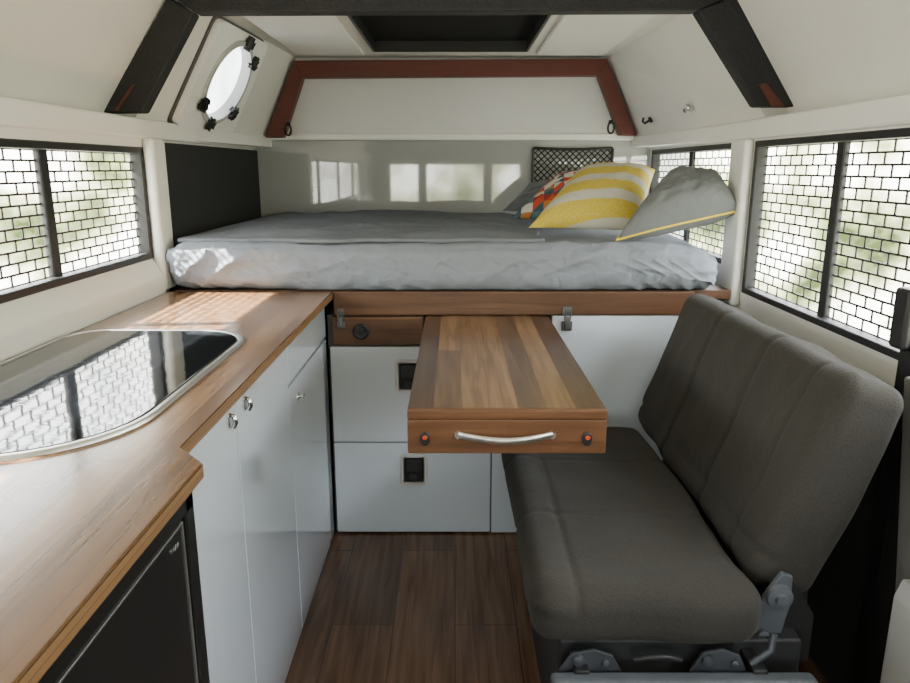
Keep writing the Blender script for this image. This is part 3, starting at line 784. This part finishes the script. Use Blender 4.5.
# right-hand odds and ends
bm = BM(); box(bm, .20, .79, .15, .92, 0.001, .016, .004); tag(obj('floor_mat', bm, carpet), 'dark carpet mat on the floor in front of the bench', 'floor mat')
r = thing('belt_anchor', 'black seat belt anchor on the right wall beside the bench', 'belt anchor', (.80, 1.24, 0))
c = on_x(906, 318, .80)
bm = BM(); box(bm, .784, .810, c.y-.025, c.y+.020, c.z-.055, c.z+.055, .008, 3); obj('anchor_cover', bm, black_plastic, r)
bm = BM(); box(bm, .800, .804, 1.216, 1.256, .001, c.z-.04, .001); obj('webbing', bm, black_frame, r)
r = thing('step_trim', 'white plastic trim box at the bottom right beside the bench', 'trim box', (.75, .90, 0))
bm = BM(); prism(bm, [(.725, .80, 0), (.806, .80, 0), (.806, .80, .43), (.735, .80, .43), (.725, .80, .40)], (0, .26, 0), .004); obj('trim_shell', bm, step_white, r)
bm = BM(); lathe(bm, (.745, .80, .30), (0, -1, 0), [(.008, 0), (.007, .004)], 12); obj('screw_cap', bm, dull_metal, r)

# ------------------------------------------------------------------ light
w = bpy.data.worlds.new('outdoors'); SC.world = w; w.use_nodes = True
nt = w.node_tree; bg = nt.nodes['Background']
tc = new(nt, 'ShaderNodeTexCoord'); n1 = new(nt, 'ShaderNodeTexNoise'); n1.inputs['Scale'].default_value = 11; n1.inputs['Detail'].default_value = 7
nt.links.new(tc.outputs['Generated'], n1.inputs['Vector'])
sp = new(nt, 'ShaderNodeSeparateXYZ'); nt.links.new(tc.outputs['Generated'], sp.inputs[0])
rp = new(nt, 'ShaderNodeValToRGB'); cr = rp.color_ramp
cr.elements[0].position = .33; cr.elements[0].color = (.030, .040, .014, 1); cr.elements[1].position = .58; cr.elements[1].color = (.95, .93, .87, 1)
e = cr.elements.new(.41); e.color = (.16, .18, .080, 1)
e = cr.elements.new(.49); e.color = (.46, .45, .31, 1)
# more open sky light on the kitchen side, more trees on the bench side
nt.links.new(math_(nt, 'ADD', n1.outputs['Fac'], math_(nt, 'MULTIPLY', sp.outputs['X'], -.035)), rp.inputs[0])
mr = new(nt, 'ShaderNodeMapRange'); mr.inputs['From Min'].default_value = .10; mr.inputs['From Max'].default_value = .40; nt.links.new(sp.outputs['Z'], mr.inputs['Value'])
c = mixc(nt, mr.outputs[0], rp.outputs[0], (1.16, 1.2, 1.24, 1))
nt.links.new(c, bg.inputs['Color']); bg.inputs['Strength'].default_value = 19.0

def portal(loc, d, sx, sy):
    l = bpy.data.lights.new('daylight_portal', 'AREA'); l.shape = 'RECTANGLE'; l.size = sx; l.size_y = sy
    l.cycles.is_portal = True
    o = bpy.data.objects.new('daylight_portal', l); C.objects.link(o); o.location = loc
    o.rotation_euler = Vector(d).to_track_quat('-Z', 'Y').to_euler()
portal((XL-.04, (WL[0]+WL[1])/2, (WL[2]+WL[3])/2), (1, 0, 0), WL[1]-WL[0], WL[3]-WL[2])
portal((XR+.04, (WR[0]+WR[1])/2, (WR[2]+WR[3])/2), (-1, 0, 0), WR[1]-WR[0], WR[3]-WR[2])
portal((XR+.04, (WRR[0]+WRR[1])/2, (WRR[2]+WRR[3])/2), (-1, 0, 0), WRR[1]-WRR[0], WRR[3]-WRR[2])
portal((0, YF-.045, .93), (0, 1, 0), 1.36, .42)
s = bpy.data.lights.new('sun', 'SUN'); s.energy = 95; s.angle = .03; s.color = (1, .93, .80)
so = bpy.data.objects.new('sun', s); C.objects.link(so); so.location = (-3, 0, 4)
so.rotation_euler = Vector((.72, .06, -.655)).to_track_quat('-Z', 'Y').to_euler()

cam = bpy.data.cameras.new('camera'); cam.sensor_width = 36; cam.lens = F/910*36; cam.clip_start = .02
co = bpy.data.objects.new('camera', cam); C.objects.link(co); co.location = (0, 0, CAMZ)
co.rotation_euler = (PI/2-TH, 0, 0)
SC.camera = co
